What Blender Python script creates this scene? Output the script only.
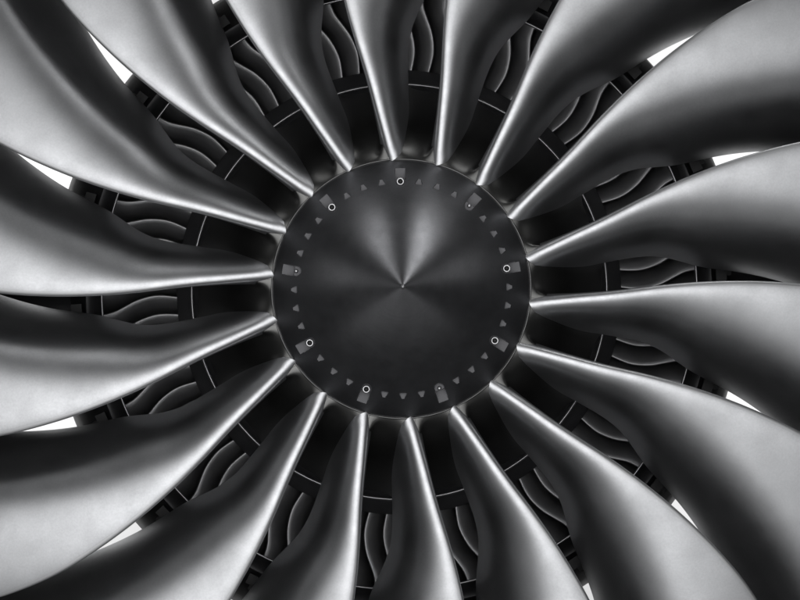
import bpy, bmesh, math, random
from mathutils import Vector, Matrix

# ------------------------------------------------------------------ scene
C = bpy.context.scene
for o in list(bpy.data.objects):
    bpy.data.objects.remove(o)
COL = C.collection
S = 0.0028            # metres seen by one photo pixel at the fan's front plane
D = 6.0               # camera distance from that plane
CX, CZ = -0.08, -0.12 # the photographer stands a touch left of and below the axis

cam_d = bpy.data.cameras.new('camera')
cam = bpy.data.objects.new('camera', cam_d)
COL.objects.link(cam)
C.camera = cam
cam.location = (CX, -D, CZ)
cam.rotation_euler = (math.radians(90), 0, 0)
cam_d.sensor_width = 36.0
cam_d.lens = 36.0 * (D / S) / 800.0
cam_d.shift_x = (-CX / S - 1.3) / 800.0
cam_d.shift_y = (-CZ / S - 11.2) / 800.0
cam_d.clip_end = 100
C.render.resolution_x, C.render.resolution_y = 1024, 768

C.view_settings.view_transform = 'Standard'
C.view_settings.look = 'None'
C.view_settings.gamma = 1
C.view_settings.exposure = 0
C.view_settings.use_curve_mapping = False

world = bpy.data.worlds.new('World')
C.world = world
world.use_nodes = True
bg = world.node_tree.nodes['Background']
bg.inputs['Color'].default_value = (0.9, 0.95, 1.0, 1)
bg.inputs['Strength'].default_value = 0.012

def lamp(name, loc, target, sx, sy, power, col=(1, 1, 1)):
    l = bpy.data.lights.new(name, 'AREA')
    l.shape = 'RECTANGLE'
    l.size, l.size_y = sx, sy
    l.energy = power
    l.color = col
    o = bpy.data.objects.new(name, l)
    COL.objects.link(o)
    o.location = loc
    d = Vector(target) - Vector(loc)
    o.rotation_euler = d.to_track_quat('-Z', 'Y').to_euler()
    return o

def polar(az, rad, y):
    a = math.radians(az)
    return (rad * math.cos(a), y, rad * math.sin(a))

# hall lamps over the intake, then unseen fills added below, in front and behind
lamp('ceiling_lamp', polar(66, 3.4, -1.3), (0, -0.15, 0), 0.50, 1.6, 12)
lamp('ceiling_lamp', polar(115, 3.6, -1.3), (0, -0.15, 0), 0.60, 1.6, 7.5)
lamp('side_lamp', polar(19, 3.6, -1.1), (0, -0.15, 0), 0.9, 1.2, 1.6)
lamp('side_lamp', polar(167, 3.6, -1.1), (0, -0.15, 0), 0.9, 1.2, 1.5)
lamp('floor_fill', polar(268, 2.4, -2.1), (0, -0.15, 0), 8.0, 1.4, 8)  # added fill, lifts the lower half of the nose cone
lamp('soft_fill', (-1.75, -4.7, 0.1), (0, 0, 0), 2.6, 3.0, 60)  # soft panels added around the camera to brighten the blade faces
lamp('soft_fill', (1.68, -4.8, 0.1), (0, 0, 0), 2.6, 2.8, 41)
lamp('soft_fill', (-0.1, -4.8, 1.45), (0, 0, 0), 2.4, 1.9, 27)
lamp('soft_fill', (-0.2, -4.8, -1.65), (0, 0, 0), 2.4, 1.9, 42)
lamp('soft_fill', (0.1, -7.6, 0.2), (0, 0, 0), 3.4, 2.4, 60)
lamp('wall_fill', (-4.2, 2.0, 0.5), (0, 4.0, 0), 1.5, 3.0, 250)  # pair added out of view to whiten the back wall
lamp('wall_fill', (4.2, 2.0, 0.5), (0, 4.0, 0), 1.5, 3.0, 250)

# ------------------------------------------------------------------ materials
def mat(name, base, metallic, rough, noise_scale=0, base_var=0.0, rough_var=0.0,
        bump=0.0, bump_scale=200.0, coat=0.0, extra=None, spec=0.5):
    m = bpy.data.materials.new(name)
    m.use_nodes = True
    nt = m.node_tree
    b = nt.nodes['Principled BSDF']
    b.inputs['Base Color'].default_value = (*base, 1)
    b.inputs['Metallic'].default_value = metallic
    b.inputs['Roughness'].default_value = rough
    b.inputs['Coat Weight'].default_value = coat
    b.inputs['Coat Roughness'].default_value = 0.25
    b.inputs['Specular IOR Level'].default_value = spec
    tc = nt.nodes.new('ShaderNodeTexCoord')
    if noise_scale:
        n = nt.nodes.new('ShaderNodeTexNoise')
        n.inputs['Scale'].default_value = noise_scale
        n.inputs['Detail'].default_value = 6
        n.inputs['Roughness'].default_value = 0.6
        nt.links.new(tc.outputs['Object'], n.inputs['Vector'])
        if base_var:
            r = nt.nodes.new('ShaderNodeMapRange')
            r.inputs['To Min'].default_value = 1 - base_var
            r.inputs['To Max'].default_value = 1 + base_var
            r.inputs['From Min'].default_value = 0.25
            r.inputs['From Max'].default_value = 0.75
            nt.links.new(n.outputs['Fac'], r.inputs['Value'])
            mul = nt.nodes.new('ShaderNodeVectorMath')
            mul.operation = 'SCALE'
            mul.inputs[0].default_value = base
            nt.links.new(r.outputs['Result'], mul.inputs['Scale'])
            nt.links.new(mul.outputs['Vector'], b.inputs['Base Color'])
        if rough_var:
            r = nt.nodes.new('ShaderNodeMapRange')
            r.inputs['To Min'].default_value = rough - rough_var
            r.inputs['To Max'].default_value = rough + rough_var
            r.inputs['From Min'].default_value = 0.25
            r.inputs['From Max'].default_value = 0.75
            nt.links.new(n.outputs['Fac'], r.inputs['Value'])
            nt.links.new(r.outputs['Result'], b.inputs['Roughness'])
    if bump:
        n2 = nt.nodes.new('ShaderNodeTexNoise')
        n2.inputs['Scale'].default_value = bump_scale
        n2.inputs['Detail'].default_value = 3
        nt.links.new(tc.outputs['Object'], n2.inputs['Vector'])
        bp = nt.nodes.new('ShaderNodeBump')
        bp.inputs['Strength'].default_value = bump
        bp.inputs['Distance'].default_value = 0.001
        nt.links.new(n2.outputs['Fac'], bp.inputs['Height'])
        nt.links.new(bp.outputs['Normal'], b.inputs['Normal'])
    return m

M_BLADE = mat('satin_blade_metal', (0.405, 0.41, 0.422), 1.0, 0.40, 8, 0.09, 0.02, 0.05, 420)
M_SHEATH = mat('polished_edge_metal', (0.46, 0.465, 0.475), 1.0, 0.375, 14, 0.03, 0.01)
M_SPIN = mat('charcoal_spinner_metal', (0.265, 0.267, 0.28), 1.0, 0.34, 22, 0.06, 0.015, 0.10, 420)
M_PLAT = mat('dark_hub_metal', (0.095, 0.095, 0.093), 0.95, 0.33, 12, 0.12, 0.02)
M_RING = mat('grey_ring_metal', (0.10, 0.10, 0.10), 0.8, 0.35, 15, 0.1, 0.04)
M_CORE = mat('dark_core_metal', (0.05, 0.05, 0.053), 0.3, 0.42, 15, 0.2, 0.05)
M_LIP = mat('bright_lip_metal', (0.4, 0.4, 0.41), 0.9, 0.36)
M_VANE = mat('vane_metal', (0.5, 0.5, 0.51), 0.97, 0.48, 18, 0.1, 0.04)
M_SEAT = mat('darkened_seat', (0.075, 0.075, 0.08), 0.5, 0.5, 40, 0.25, 0.05)  # darker colour paints down the reflections on the seat floors
M_BOLT = mat('bolt_steel', (0.45, 0.45, 0.46), 0.9, 0.32)
M_SHADE = mat('recess_shade_black', (0.006, 0.006, 0.006), 0.0, 0.6)  # black that paints in the dark of bolt sockets and vane gaps
M_CASE = mat('dark_casing_paint', (0.02, 0.02, 0.021), 0.0, 0.5)
M_WALL = mat('white_wall_paint', (0.8, 0.8, 0.8), 0.0, 0.8, 3, 0.03)

def add_turning_marks(m, strength, dist):
    nt = m.node_tree
    b = nt.nodes['Principled BSDF']
    for l in list(b.inputs['Normal'].links): nt.links.remove(l)
    tc = nt.nodes.new('ShaderNodeTexCoord')
    mul = nt.nodes.new('ShaderNodeVectorMath'); mul.operation = 'MULTIPLY'; mul.inputs[1].default_value = (1, 0, 1)
    ln = nt.nodes.new('ShaderNodeVectorMath'); ln.operation = 'LENGTH'
    nt.links.new(tc.outputs['Object'], mul.inputs[0]); nt.links.new(mul.outputs[0], ln.inputs[0])
    n = nt.nodes.new('ShaderNodeTexNoise'); n.noise_dimensions = '1D'
    n.inputs['Scale'].default_value = 170; n.inputs['Detail'].default_value = 4
    nt.links.new(ln.outputs['Value'], n.inputs['W'])
    n2 = nt.nodes.new('ShaderNodeTexNoise'); n2.inputs['Scale'].default_value = 260; n2.inputs['Detail'].default_value = 3
    nt.links.new(tc.outputs['Object'], n2.inputs['Vector'])
    ad = nt.nodes.new('ShaderNodeMath'); ad.operation = 'MULTIPLY_ADD'; ad.inputs[1].default_value = 0.8
    nt.links.new(n2.outputs['Fac'], ad.inputs[0]); nt.links.new(n.outputs['Fac'], ad.inputs[2])
    bp = nt.nodes.new('ShaderNodeBump'); bp.inputs['Strength'].default_value = strength; bp.inputs['Distance'].default_value = dist
    nt.links.new(ad.outputs[0], bp.inputs['Height']); nt.links.new(bp.outputs['Normal'], b.inputs['Normal'])
add_turning_marks(M_SPIN, 0.14, 0.0006)

def add_wear(m, amount, speck_scale, smear_scale):
    """fine dull speckle and long faint smears in gloss and colour, as on handled metal"""
    nt = m.node_tree
    b = nt.nodes['Principled BSDF']
    tc = nt.nodes.new('ShaderNodeTexCoord')
    mp = nt.nodes.new('ShaderNodeMapping'); mp.inputs['Scale'].default_value = (1, 0.35, 1)
    nt.links.new(tc.outputs['Object'], mp.inputs['Vector'])
    a = nt.nodes.new('ShaderNodeTexNoise'); a.inputs['Scale'].default_value = speck_scale; a.inputs['Detail'].default_value = 3
    c = nt.nodes.new('ShaderNodeTexNoise'); c.inputs['Scale'].default_value = smear_scale; c.inputs['Detail'].default_value = 5
    c.inputs['Distortion'].default_value = 0.6
    nt.links.new(tc.outputs['Object'], a.inputs['Vector']); nt.links.new(mp.outputs['Vector'], c.inputs['Vector'])
    mx = nt.nodes.new('ShaderNodeMath'); mx.operation = 'ADD'
    nt.links.new(a.outputs['Fac'], mx.inputs[0]); nt.links.new(c.outputs['Fac'], mx.inputs[1])
    r = nt.nodes.new('ShaderNodeMapRange')
    r.inputs['From Min'].default_value = 0.6; r.inputs['From Max'].default_value = 1.4
    r.inputs['To Min'].default_value = 1 - amount; r.inputs['To Max'].default_value = 1 + amount
    nt.links.new(mx.outputs[0], r.inputs['Value'])
    for sock in ('Base Color', 'Roughness'):
        src = b.inputs[sock].links[0].from_socket
        if sock == 'Base Color':
            k = nt.nodes.new('ShaderNodeVectorMath'); k.operation = 'SCALE'
            nt.links.new(src, k.inputs[0]); nt.links.new(r.outputs['Result'], k.inputs['Scale'])
        else:
            k = nt.nodes.new('ShaderNodeMath'); k.operation = 'DIVIDE'
            nt.links.new(src, k.inputs[0]); nt.links.new(r.outputs['Result'], k.inputs[1])
        nt.links.new(k.outputs[0], b.inputs[sock])
add_wear(M_BLADE, 0.085, 190, 14)
add_wear(M_SPIN, 0.09, 240, 30)

# ------------------------------------------------------------------ helpers
def obj(name, verts, faces, material, parent=None, smooth=True):
    me = bpy.data.meshes.new(name)
    me.from_pydata([tuple(v) for v in verts], [], faces)
    me.validate()
    bm = bmesh.new(); bm.from_mesh(me)
    bmesh.ops.recalc_face_normals(bm, faces=bm.faces)
    bm.to_mesh(me); bm.free()
    if smooth:
        me.shade_smooth()
    me.materials.append(material)
    o = bpy.data.objects.new(name, me)
    COL.objects.link(o)
    if parent: o.parent = parent
    return o

def copy(o, parent):
    c = o.copy(); COL.objects.link(c); c.parent = parent
    return c

def empty(name, label, cat, loc=(0, 0, 0)):
    o = bpy.data.objects.new(name, None); COL.objects.link(o)
    o.location = loc; o['label'] = label; o['category'] = cat
    o.empty_display_size = 0.1
    return o

def rw(R, y):
    """true radius of what the photo shows R pixels from the axis at depth y"""
    return R * S * (D + y) / D

def cyl(r, th, y):
    return (r * math.cos(th), y, r * math.sin(th))

def interp(tab, x):
    """smooth (monotone Hermite) table lookup"""
    n = len(tab)
    if x <= tab[0][0]:
        i = 0
        m = (tab[1][1] - tab[0][1]) / (tab[1][0] - tab[0][0])
        return tab[0][1] + m * (x - tab[0][0])
    if x >= tab[-1][0]:
        m = (tab[-1][1] - tab[-2][1]) / (tab[-1][0] - tab[-2][0])
        return tab[-1][1] + m * (x - tab[-1][0])
    def slope(k):
        if k == 0: return (tab[1][1] - tab[0][1]) / (tab[1][0] - tab[0][0])
        if k == n - 1: return (tab[-1][1] - tab[-2][1]) / (tab[-1][0] - tab[-2][0])
        a = (tab[k][1] - tab[k-1][1]) / (tab[k][0] - tab[k-1][0])
        b = (tab[k+1][1] - tab[k][1]) / (tab[k+1][0] - tab[k][0])
        return (a + b) / 2
    for k in range(n - 1):
        if x <= tab[k+1][0]:
            h = tab[k+1][0] - tab[k][0]
            t = (x - tab[k][0]) / h
            return ((2*t**3 - 3*t*t + 1) * tab[k][1] + (t**3 - 2*t*t + t) * h * slope(k)
                    + (-2*t**3 + 3*t*t) * tab[k+1][1] + (t**3 - t*t) * h * slope(k+1))

def smooth_table(tab, sigma=16.0, lo=100, hi=580):
    g = [math.exp(-0.5 * (k / sigma) ** 2) for k in range(-48, 49)]
    sg = sum(g)
    return [sum(w * interp(tab, x + k) for w, k in zip(g, range(-48, 49))) / sg for x in range(lo, hi)]

def look(st, x, lo=100):
    x = min(max(x - lo, 0), len(st) - 1.001)
    i = int(x); f = x - i
    return st[i] * (1 - f) + st[i + 1] * f

def revolve(prof, n=180, a0=0.0, a1=2 * math.pi, closed_prof=False):
    """prof: list of (r, y) true metres"""
    full = abs(a1 - a0 - 2 * math.pi) < 1e-6
    cols = n if full else n + 1
    V, F = [], []
    for i in range(cols):
        a = a0 + (a1 - a0) * i / n
        for r, y in prof:
            V.append(cyl(r, a, y))
    m = len(prof)
    for i in range(n):
        j = (i + 1) % cols
        for k in range(m if closed_prof else m - 1):
            k2 = (k + 1) % m
            F.append((i*m + k, j*m + k, j*m + k2, i*m + k2))
    return V, F

# ------------------------------------------------------------------ the wall behind
def wall():
    V = [(-9, 4, -5), (9, 4, -5), (9, 4, 6), (-9, 4, 6), (-9, 4.2, -5), (9, 4.2, -5), (9, 4.2, 6), (-9, 4.2, 6)]
    F = [(0,1,2,3), (4,5,6,7), (0,1,5,4), (2,3,7,6), (1,2,6,5), (0,3,7,4)]
    o = obj('wall', V, F, M_WALL, smooth=False)
    o['kind'] = 'structure'
wall()

# ------------------------------------------------------------------ fan rotor
rotor = empty('fan_rotor', 'big silver fan wheel with curved metal blades around a charcoal nose cone', 'fan')

DEV = [(131, 0.0), (150, 1.1), (176, 2.3), (205, 3.2), (260, 4.8), (300, 5.3), (345, 5.3), (385, 4.9), (426, 4.2), (450, 3.6), (500, 1.8), (550, -0.4)]
WID = [(131, 8.5), (170, 9.3), (207, 10.5), (240, 11.5), (262, 12.8), (284, 15.1), (295, 16.4), (306, 16.9), (351, 18.4), (390, 19.75), (426, 20.9), (480, 21.9), (550, 22.5)]
YLE = [(131, 0.005), (200, -0.015), (300, -0.02), (400, -0.015), (480, -0.005), (550, 0.01)]
YAX = [(131, 0.37), (200, 0.37), (260, 0.37), (320, 0.36), (400, 0.345), (480, 0.33), (550, 0.31)]
THK = [(131, 0.040), (200, 0.033), (300, 0.024), (420, 0.018), (550, 0.010)]
KCU = [(131, 0.86), (250, 0.84), (350, 0.80), (450, 0.86), (550, 0.86)]
R_TIP = 550.0
SDEV, SWID, SYLE, SYAX, STHK, SKCU = [smooth_table(t) for t in (DEV, WID, YLE, YAX, THK, KCU)]
SDEV = smooth_table(DEV, 8.0)
SWID = smooth_table(WID, 13.0)


def r_root(t):
    return 131.0 + 70.0 * (t ** 1.05)

def camber_line(R, tt):
    """share of the tangential width and of the axial depth reached at chord position tt"""
    k = look(SKCU, R)
    m = min(1, max(0, (R - 255) / 215.0)); m = 0.66 * m * m * (3 - 2 * m)
    k = k * (1 - m) + 0.42 * m
    q = 0.76 + 0.05 * m
    a_, b_ = 0.12, 0.58
    x = min(1, max(0, (tt - a_) / (b_ - a_)))
    I = (1 - m) * tt * tt / 2 + m * ((b_ - a_) * (x ** 3 - x ** 4 / 2) + max(0, tt - b_))
    J = (1 - m) / 2 + m * ((b_ - a_) / 2 + 1 - b_)
    return ((1 + k) * tt - 2 * k * I) / ((1 + k) - 2 * k * J), ((1 - q) * tt + 2 * q * I) / ((1 - q) + 2 * q * J)

def blade_point(v, t, side, edge=None):
    """v 0 root..1 tip, t 0 leading..1 trailing edge, side +1 the face seen from the front"""
    R0 = r_root(t) - 4
    R = R0 + (R_TIP - R0) * v
    def camber(tt):
        w, fy = camber_line(R, tt)
        y = look(SYLE, R) + look(SYAX, R) * fy
        th = 136.0 + look(SDEV, R) - look(SWID, R) * w
        r = rw(R, y)
        return math.radians(th), y, r
    th, y, r = camber(t)
    e = 0.004
    th2, y2, r2 = camber(min(t + e, 1)); th1, y1, r1 = camber(max(t - e, 0))
    da, dy = (th2 - th1) * r, y2 - y1
    L = math.hypot(da, dy)
    na, ny = -dy / L, da / L                      # normal: towards -y (front) when side=+1?
    if ny > 0: na, ny = -na, -ny                  # front face
    T = look(STHK, R)
    tau = T * 2.05 * math.sqrt(max(t, 0)) * (1 - t) ** 0.8 + 0.0018 * min(1, math.sqrt(t) * 4)
    d = (R - r_root(t)) * S
    q_ = min(1.0, max(0.0, d / 0.030)); tau *= 1.0 + 0.0 * (q_ * q_ * (3 - 2 * q_))
    fil = 0.0035 * math.exp(-max(d, 0) / 0.012)
    tau += fil * min(1, (t * 9) ** 0.5) * (1.0 if t < 0.85 else max(0.25, 1 - (t - 0.85) * 5))
    # fillet also swells forward at the leading edge
    a_off = na * tau * side
    y_off = ny * tau * side
    fw = fil * 0.8 * max(0, 1 - t * 6)
    y_off -= fw * dy / L if False else 0
    th += a_off / r
    y += y_off
    return cyl(r, th, y)

def blade_mesh():
    nv, nt = 72, 40
    ts = [(1 - math.cos(math.pi * i / nt)) / 2 for i in range(nt + 1)]
    ts = [t ** 1.25 for t in ts]
    V, F = [], []
    loop = [(t, 1) for t in ts] + [(t, -1) for t in reversed(ts[1:-1])] 
    # trailing edge has thickness: keep both corners
    loop = [(t, 1) for t in ts] + [(t, -1) for t in reversed(ts[1:])]
    m = len(loop)
    vs = [(i / nv) ** 1.35 for i in range(nv + 1)]
    for v in vs:
        for t, s in loop:
            V.append(blade_point(v, t, s))
    for i in range(nv):
        for k in range(m):
            k2 = (k + 1) % m
            F.append((i*m + k, i*m + k2, (i+1)*m + k2, (i+1)*m + k))
    F.append(tuple(nv * m + k for k in range(m)))
    return V, F

V, F = blade_mesh()
blade0 = obj('fan_blade', V, F, M_BLADE, rotor)

def sheath_mesh():
    V, F = [], []
    nv = 64
    for i in range(nv + 1):
        v = 0.06 + 0.94 * i / nv
        wmax = 0.010 + 0.012 * math.sin(math.pi * min(1, v * 1.1)) ** 2
        row = []
        for s_, lst in ((1, [1, .7, .45, .25, .1, .02]), (-1, [0.0, .02, .1, .25, .45, .7, 1])):
            for q in lst:
                row.append((s_, q * wmax))
        for s_, t in row:
            p0 = Vector(blade_point(v, t, s_))
            mid = Vector(blade_point(v, 0.05, 1)) * 0.5 + Vector(blade_point(v, 0.05, -1)) * 0.5
            n = (p0 - mid); n.normalize()
            V.append(tuple(p0 + n * 0.0005))
        m = len(row)
        if i:
            for k in range(m - 1):
                a = (i - 1) * m + k
                F.append((a, a + 1, a + m + 1, a + m))
    return V, F
V, F = sheath_mesh()
sheath0 = obj('edge_sheath', V, F, M_SHEATH, blade0)
blades = [blade0]
for k in range(1, 18):
    b = copy(blade0, rotor)
    b.rotation_euler = (0, -math.radians(20 * k), 0)
    blades.append(b)
    copy(sheath0, b)

# platforms between the blades: one sector each, edges along the blade roots
def platform_mesh():
    V, F = [], []
    n_t, n_a = 36, 40
    for i in range(n_t + 1):
        t = (i / n_t) ** 1.3
        R = 129.8 + 71.5 * (t ** 1.05)
        Rr = r_root(t)
        w, fy = camber_line(Rr, t)
        y = look(SYLE, Rr) + look(SYAX, Rr) * fy - 0.004 * (1 - t)
        th0 = 136.0 + look(SDEV, Rr) - look(SWID, Rr) * w - 0.05
        half = look(STHK, Rr) * 2.05 * math.sqrt(t) * (1 - t) ** 0.8 / S * 0.68
        for j in range(n_a + 1):
            f = (1 - math.cos(math.pi * j / n_a)) / 2
            th = math.radians(th0 - 19.88 * f)
            a0 = max(0, math.radians(19.88) * f * R - half)
            a1 = max(0, math.radians(19.88) * (1 - f) * R - half)
            rise = (16 * math.exp(-a0 / 6.0) + 13 * math.exp(-a1 / 3.6)) * (1 - 0.5 * t) * min(1, (t * 22) ** 0.7)
            sc = rise - 1.4 * math.sin(math.pi * f) * (1 - t)
            V.append(cyl(rw(R + sc, y), th, y))
    m = n_a + 1
    for i in range(n_t):
        for j in range(n_a):
            F.append((i*m + j, i*m + j + 1, (i+1)*m + j + 1, (i+1)*m + j))
    return V, F
V, F = platform_mesh()
plat0 = obj('hub_platform', V, F, M_PLAT, rotor)
for k in range(1, 18):
    b = copy(plat0, rotor)
    b.rotation_euler = (0, -math.radians(20 * k), 0)

# rim ring between nose cone and platforms
def rp(lst):
    return [(rw(R, y), y) for R, y in lst]
V, F = revolve(rp([(126.5, 0.03), (128.5, 0.006), (128.9, 0.001), (129.5, -0.001), (130.3, 0.0), (131.0, 0.005), (129.5, 0.03)]), 216)
obj('hub_ring', V, F, M_RING, rotor)

# nose cone with milled seats
def cone_y(R):
    """height profile (y, negative = towards the viewer) at photo radius R"""
    x = R / 129.0
    return -0.30 + 0.215 * x + 0.085 * x ** 3.2

BIG = [50.7 + 40 * k for k in range(9)]
SMALL = [b + 10 * j for b in BIG for j in (1, 2, 3)]
def seat_y(R, thd):
    y = cone_y(R)
    best = y
    d10 = (thd - 50.7) % 10.0
    if d10 > 5: d10 -= 10
    idx = round((thd - 50.7 - d10) / 10.0) % 4
    a = R * math.radians(d10)
    if idx == 0:
        if abs(a) < 5.2 and 108.5 < R < 121.0:
            best = max(best, cone_y(120.5))
        if (a * a + (R - 106.8) ** 2) < 5.0 ** 2:
            best = max(best, cone_y(110.5) + 0.002)
    else:
        if abs(a) < 3.5 * (1 if R < 106.5 else max(0, 1 - (R - 106.5) / 6.5)) and 104.6 < R < 112.5:
            best = max(best, cone_y(110.5))
    return best

def spinner_mesh():
    V, F = [], []
    inner = [1.6, 2.5, 4, 6, 9, 13, 18, 24, 31, 39, 48, 57, 66, 75, 83, 90, 96, 100]
    n1 = 180
    rings = []
    def ring(R, n, f):
        base = len(V)
        for i in range(n):
            th = 2 * math.pi * i / n
            y = f(R, math.degrees(th))
            V.append(cyl(rw(R, y), th, y))
        return base
    V.append((0, cone_y(0) - 0.002, 0))
    prev = None
    for R in inner:
        b = ring(R, n1, lambda R, t: cone_y(R))
        if prev is None:
            for i in range(n1): F.append((0, b + i, b + (i + 1) % n1))
        else:
            for i in range(n1): F.append((prev + i, prev + (i+1) % n1, b + (i+1) % n1, b + i))
        prev = b
    n2 = 1440
    q = n2 // n1
    steps = [100.8 + 0.42 * i for i in range(50)]
    b = ring(100.4, n2, seat_y)
    for i in range(n1):
        f = [prev + (i + 1) % n1, prev + i] + [b + i * q + j for j in range(q)] + [b + ((i + 1) * q) % n2]
        F.append(tuple(f))
    prev = b
    for R in steps:
        b = ring(R, n2, seat_y)
        for i in range(n2): F.append((prev + i, prev + (i+1) % n2, b + (i+1) % n2, b + i))
        prev = b
    # coarse rim
    for R in (123.0, 126.0, 128.0, 128.6):
        b = ring(R, n2, lambda R, t: cone_y(R) + (0.002 if R > 128.3 else 0))
        for i in range(n2): F.append((prev + i, prev + (i+1) % n2, b + (i+1) % n2, b + i))
        prev = b
    return V, F
V, F = spinner_mesh()
spin = obj('nose_cone', V, F, M_SPIN, rotor)
spin.data.set_sharp_from_angle(angle=math.radians(28))
spin.data.materials.append(M_SEAT)
for pf in spin.data.polygons:                   # seat floors coloured darker to offset the front lights' glare
    c = pf.center
    rr = math.hypot(c.x, c.z)
    if 0.26 < rr < 0.345 and abs(pf.normal.y) > 0.93: pf.material_index = 1

# polished tip
V, F = revolve([(0.0001, -0.306), (0.003, -0.3055), (0.0055, -0.303), (0.0068, -0.299), (0.0072, -0.294)], 32)
obj('cone_tip', V, F, M_BOLT, spin)

# bolts in the nine big seats (true ring nuts on six, small domed pins on three)
def bolt_frame(thd, R, y):
    th = math.radians(thd)
    return Matrix.Translation(cyl(rw(R, y), th, y)) 
def lathe_local(prof, n=24):
    """prof (r, h): h towards the viewer (-y)"""
    V, F = [], []
    m = len(prof)
    for i in range(n):
        a = 2 * math.pi * i / n
        for r, h in prof:
            V.append((r * math.cos(a), -h, r * math.sin(a)))
    for i in range(n):
        j = (i + 1) % n
        for k in range(m - 1):
            F.append((i*m + k, j*m + k, j*m + k + 1, i*m + k + 1))
    return V, F
p = S
nutV, nutF = lathe_local([(4.1*p, -0.004), (4.1*p, 0.006), (3.7*p, 0.0085), (2.9*p, 0.0092), (2.2*p, 0.008), (1.95*p, 0.001), (0.0001, 0.001)])
sockV, sockF = lathe_local([(1.58*p, 0.0018), (0.0001, 0.0018)], 12)
pinV, pinF = lathe_local([(2.1*p, -0.004), (2.1*p, 0.005), (1.6*p, 0.0075), (0.8*p, 0.0088), (0.0001, 0.009)])
nut0 = pin0 = None
for i, thd in enumerate(BIG):
    ysea = cone_y(110.5) + 0.002
    pos = cyl(rw(106.8, ysea), math.radians(thd), ysea)
    small = i in (0, 3, 6)
    if small:
        if pin0 is None:
            b = pin0 = obj('domed_pin', pinV, pinF, M_BOLT, spin)
        else: b = copy(pin0, spin)
        b.location = pos
    else:
        if nut0 is None:
            b = nut0 = obj('bolt', nutV, nutF, M_BOLT, spin)
            b.data.materials.append(M_SHADE)
            for pf in b.data.polygons:
                if (pf.center.x ** 2 + pf.center.z ** 2) ** 0.5 < 2.15 * p: pf.material_index = 1  # socket faces painted black for the shade inside the hole
        else: b = copy(nut0, spin)
        b.location = pos

# ------------------------------------------------------------------ engine core behind the fan
core = empty('engine_intake', 'dark intake ring with thin curved guide vanes behind the fan blades', 'engine', (0, 0, 0))

Y1 = 0.46
V, F = revolve(rp([(150, Y1 + .05), (200, Y1 + .02), (206.0, Y1 + 0.004)]), 216)
obj('inner_shroud', V, F, M_CORE, core)
V, F = revolve(rp([(205.6, Y1 + .012), (206.4, Y1 - .004), (207.6, Y1 - .007), (208.8, Y1 - .003), (209.2, Y1 + .008)]), 240)
obj('inner_lip', V, F, M_LIP, core)
V, F = revolve(rp([(209.0, Y1 + .006), (214, Y1 + .03), (221.5, Y1 + .05), (222.2, Y1 + .06), (222.3, Y1 + .3)]), 240)
obj('inner_ring', V, F, M_CORE, core)
V, F = revolve(rp([(296.0, Y1 + .30), (296.2, Y1 + .02), (296.6, Y1 + .004), (297.6, Y1 - .004), (298.6, Y1 + .002), (298.9, Y1 + .012)]), 300)
obj('splitter_lip', V, F, M_LIP, core)
V, F = revolve(rp([(298.8, Y1 + .01), (303, Y1 + .035), (312, Y1 + .08), (312.6, Y1 + .078), (313.4, Y1 + .08), (314.2, Y1 + .09), (325, Y1 + .17), (334, Y1 + .25), (341, Y1 + .4), (345, Y1 + .8), (338, Y1 + 1.7)]), 300)
obj('splitter_shell', V, F, M_CORE, core)
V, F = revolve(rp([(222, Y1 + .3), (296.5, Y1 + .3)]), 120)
obj('gap_shade_sheet', V, F, M_SHADE, core)  # black sheet added to stand for the darkness beyond the vanes

VDEV = [(221, 0.0), (232, -0.4), (243, -0.5), (262, 0.5), (275, 1.8), (285, 2.7), (297, 3.1)]
def vane_mesh():
    V, F = [], []
    nR, nt = 16, 10
    R0, R1 = 221.0, 296.8
    ts = [(1 - math.cos(math.pi * i / nt)) / 2 for i in range(nt + 1)]
    loop = [(t, 1) for t in ts] + [(t, -1) for t in reversed(ts[1:])]
    m = len(loop)
    for i in range(nR + 1):
        R = R0 + (R1 - R0) * i / nR
        for t, s in loop:
            th = interp(VDEV, R) + 4.6 * (1.8 * t - 0.8 * t * t)
            y = Y1 + 0.065 + 0.13 * (0.7 * t + 0.3 * t * t)
            r = rw(R, y)
            a, b = math.radians(4.6) * r, 0.13
            L = math.hypot(a, b)
            tau = 0.0070 * 2 * math.sqrt(t) * (1 - t) ** 0.8 + 0.0006
            th_ = math.radians(th) + s * (-b / L) * tau / r
            V.append(cyl(r, th_, y + s * (a / L) * tau * 1.0))
    for i in range(nR):
        for k in range(m):
            k2 = (k + 1) % m
            F.append((i*m + k, i*m + k2, (i+1)*m + k2, (i+1)*m + k))
    return V, F
V, F = vane_mesh()
v0 = obj('guide_vane', V, F, M_VANE, core)
NV = 80
v0.rotation_euler = (0, -math.radians(158.7), 0)
for k in range(1, NV):
    b = copy(v0, core)
    b.rotation_euler = (0, -math.radians(158.7 + 360 / NV * k), 0)

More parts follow.
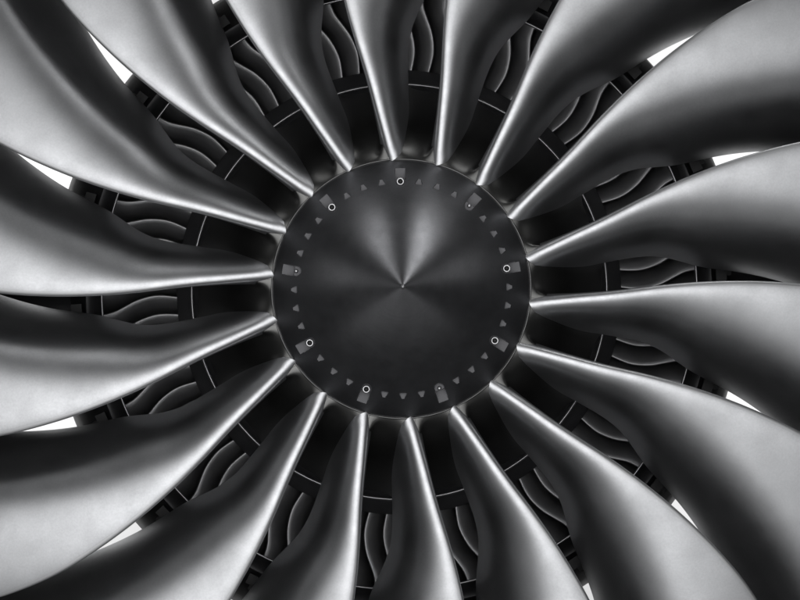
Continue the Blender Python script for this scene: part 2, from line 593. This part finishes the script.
# bifurcation struts across the duct, left and right
def box(x0, x1, y0, y1, z0, z1):
    V = [(x, y, z) for x in (x0, x1) for y in (y0, y1) for z in (z0, z1)]
    F = [(0,1,3,2), (4,5,7,6), (0,1,5,4), (2,3,7,6), (0,2,6,4), (1,3,7,5)]
    return V, F
def strut(thd, halfdeg):
    V, F = [], []
    sec = [(-1, .75), (-.9, .4), (-.55, .12), (0, 0), (.55, .12), (.9, .4), (1, .75), (.9, 1.3), (-.9, 1.3)]
    m = len(sec)
    Rs = [325, 400, 480, 570]
    for R in Rs:
        for a, yy in sec:
            y = Y1 + .18 + yy * .3
            r = rw(R, y)
            V.append(cyl(r, math.radians(thd) + a * math.radians(halfdeg) * 1.0, y))
    for i in range(len(Rs) - 1):
        for k in range(m):
            k2 = (k + 1) % m
            F.append((i*m + k, i*m + k2, (i+1)*m + k2, (i+1)*m + k))
    return obj('duct_strut', V, F, M_CORE, core)
strut(183, 6)
strut(0, 5)

# small brackets on the splitter shell
brV, brF = [], []
for dims in ((-0.024, 0.024, Y1 + .09, Y1 + .22, -0.01, 0.022), (-0.009, 0.009, Y1 + .11, Y1 + .19, 0.0215, 0.040)):
    v_, f_ = box(*dims)
    brF += [tuple(i + len(brV) for i in f) for f in f_]; brV += v_
brk0 = None
for k in range(18):
    thd = 143.5 + 20 * k
    rr = rw(318, Y1 + .15)
    if brk0 is None:
        b = brk0 = obj('bracket', brV, brF, M_CASE, core, smooth=False)
    else: b = copy(brk0, core)
    th = math.radians(thd)
    b.location = (rr * math.cos(th), 0, rr * math.sin(th))
    b.rotation_euler = (0, math.pi / 2 - th, 0)

# ------------------------------------------------------------------ fan case around the blade tips
case = revolve([(1.66, -0.10), (1.60, -0.12), (1.585, -0.08), (1.60, 0.30), (1.62, 1.1), (1.58, 2.2), (1.66, 2.2), (1.72, 1.1), (1.72, 0.3)], 180, closed_prof=True)  # out of view; lengthened aft and kept dark to block wall light
fc = obj('fan_case', case[0], case[1], M_CASE)
fc['label'] = 'dark round casing ring just outside the tips of the fan blades'
fc['category'] = 'casing'
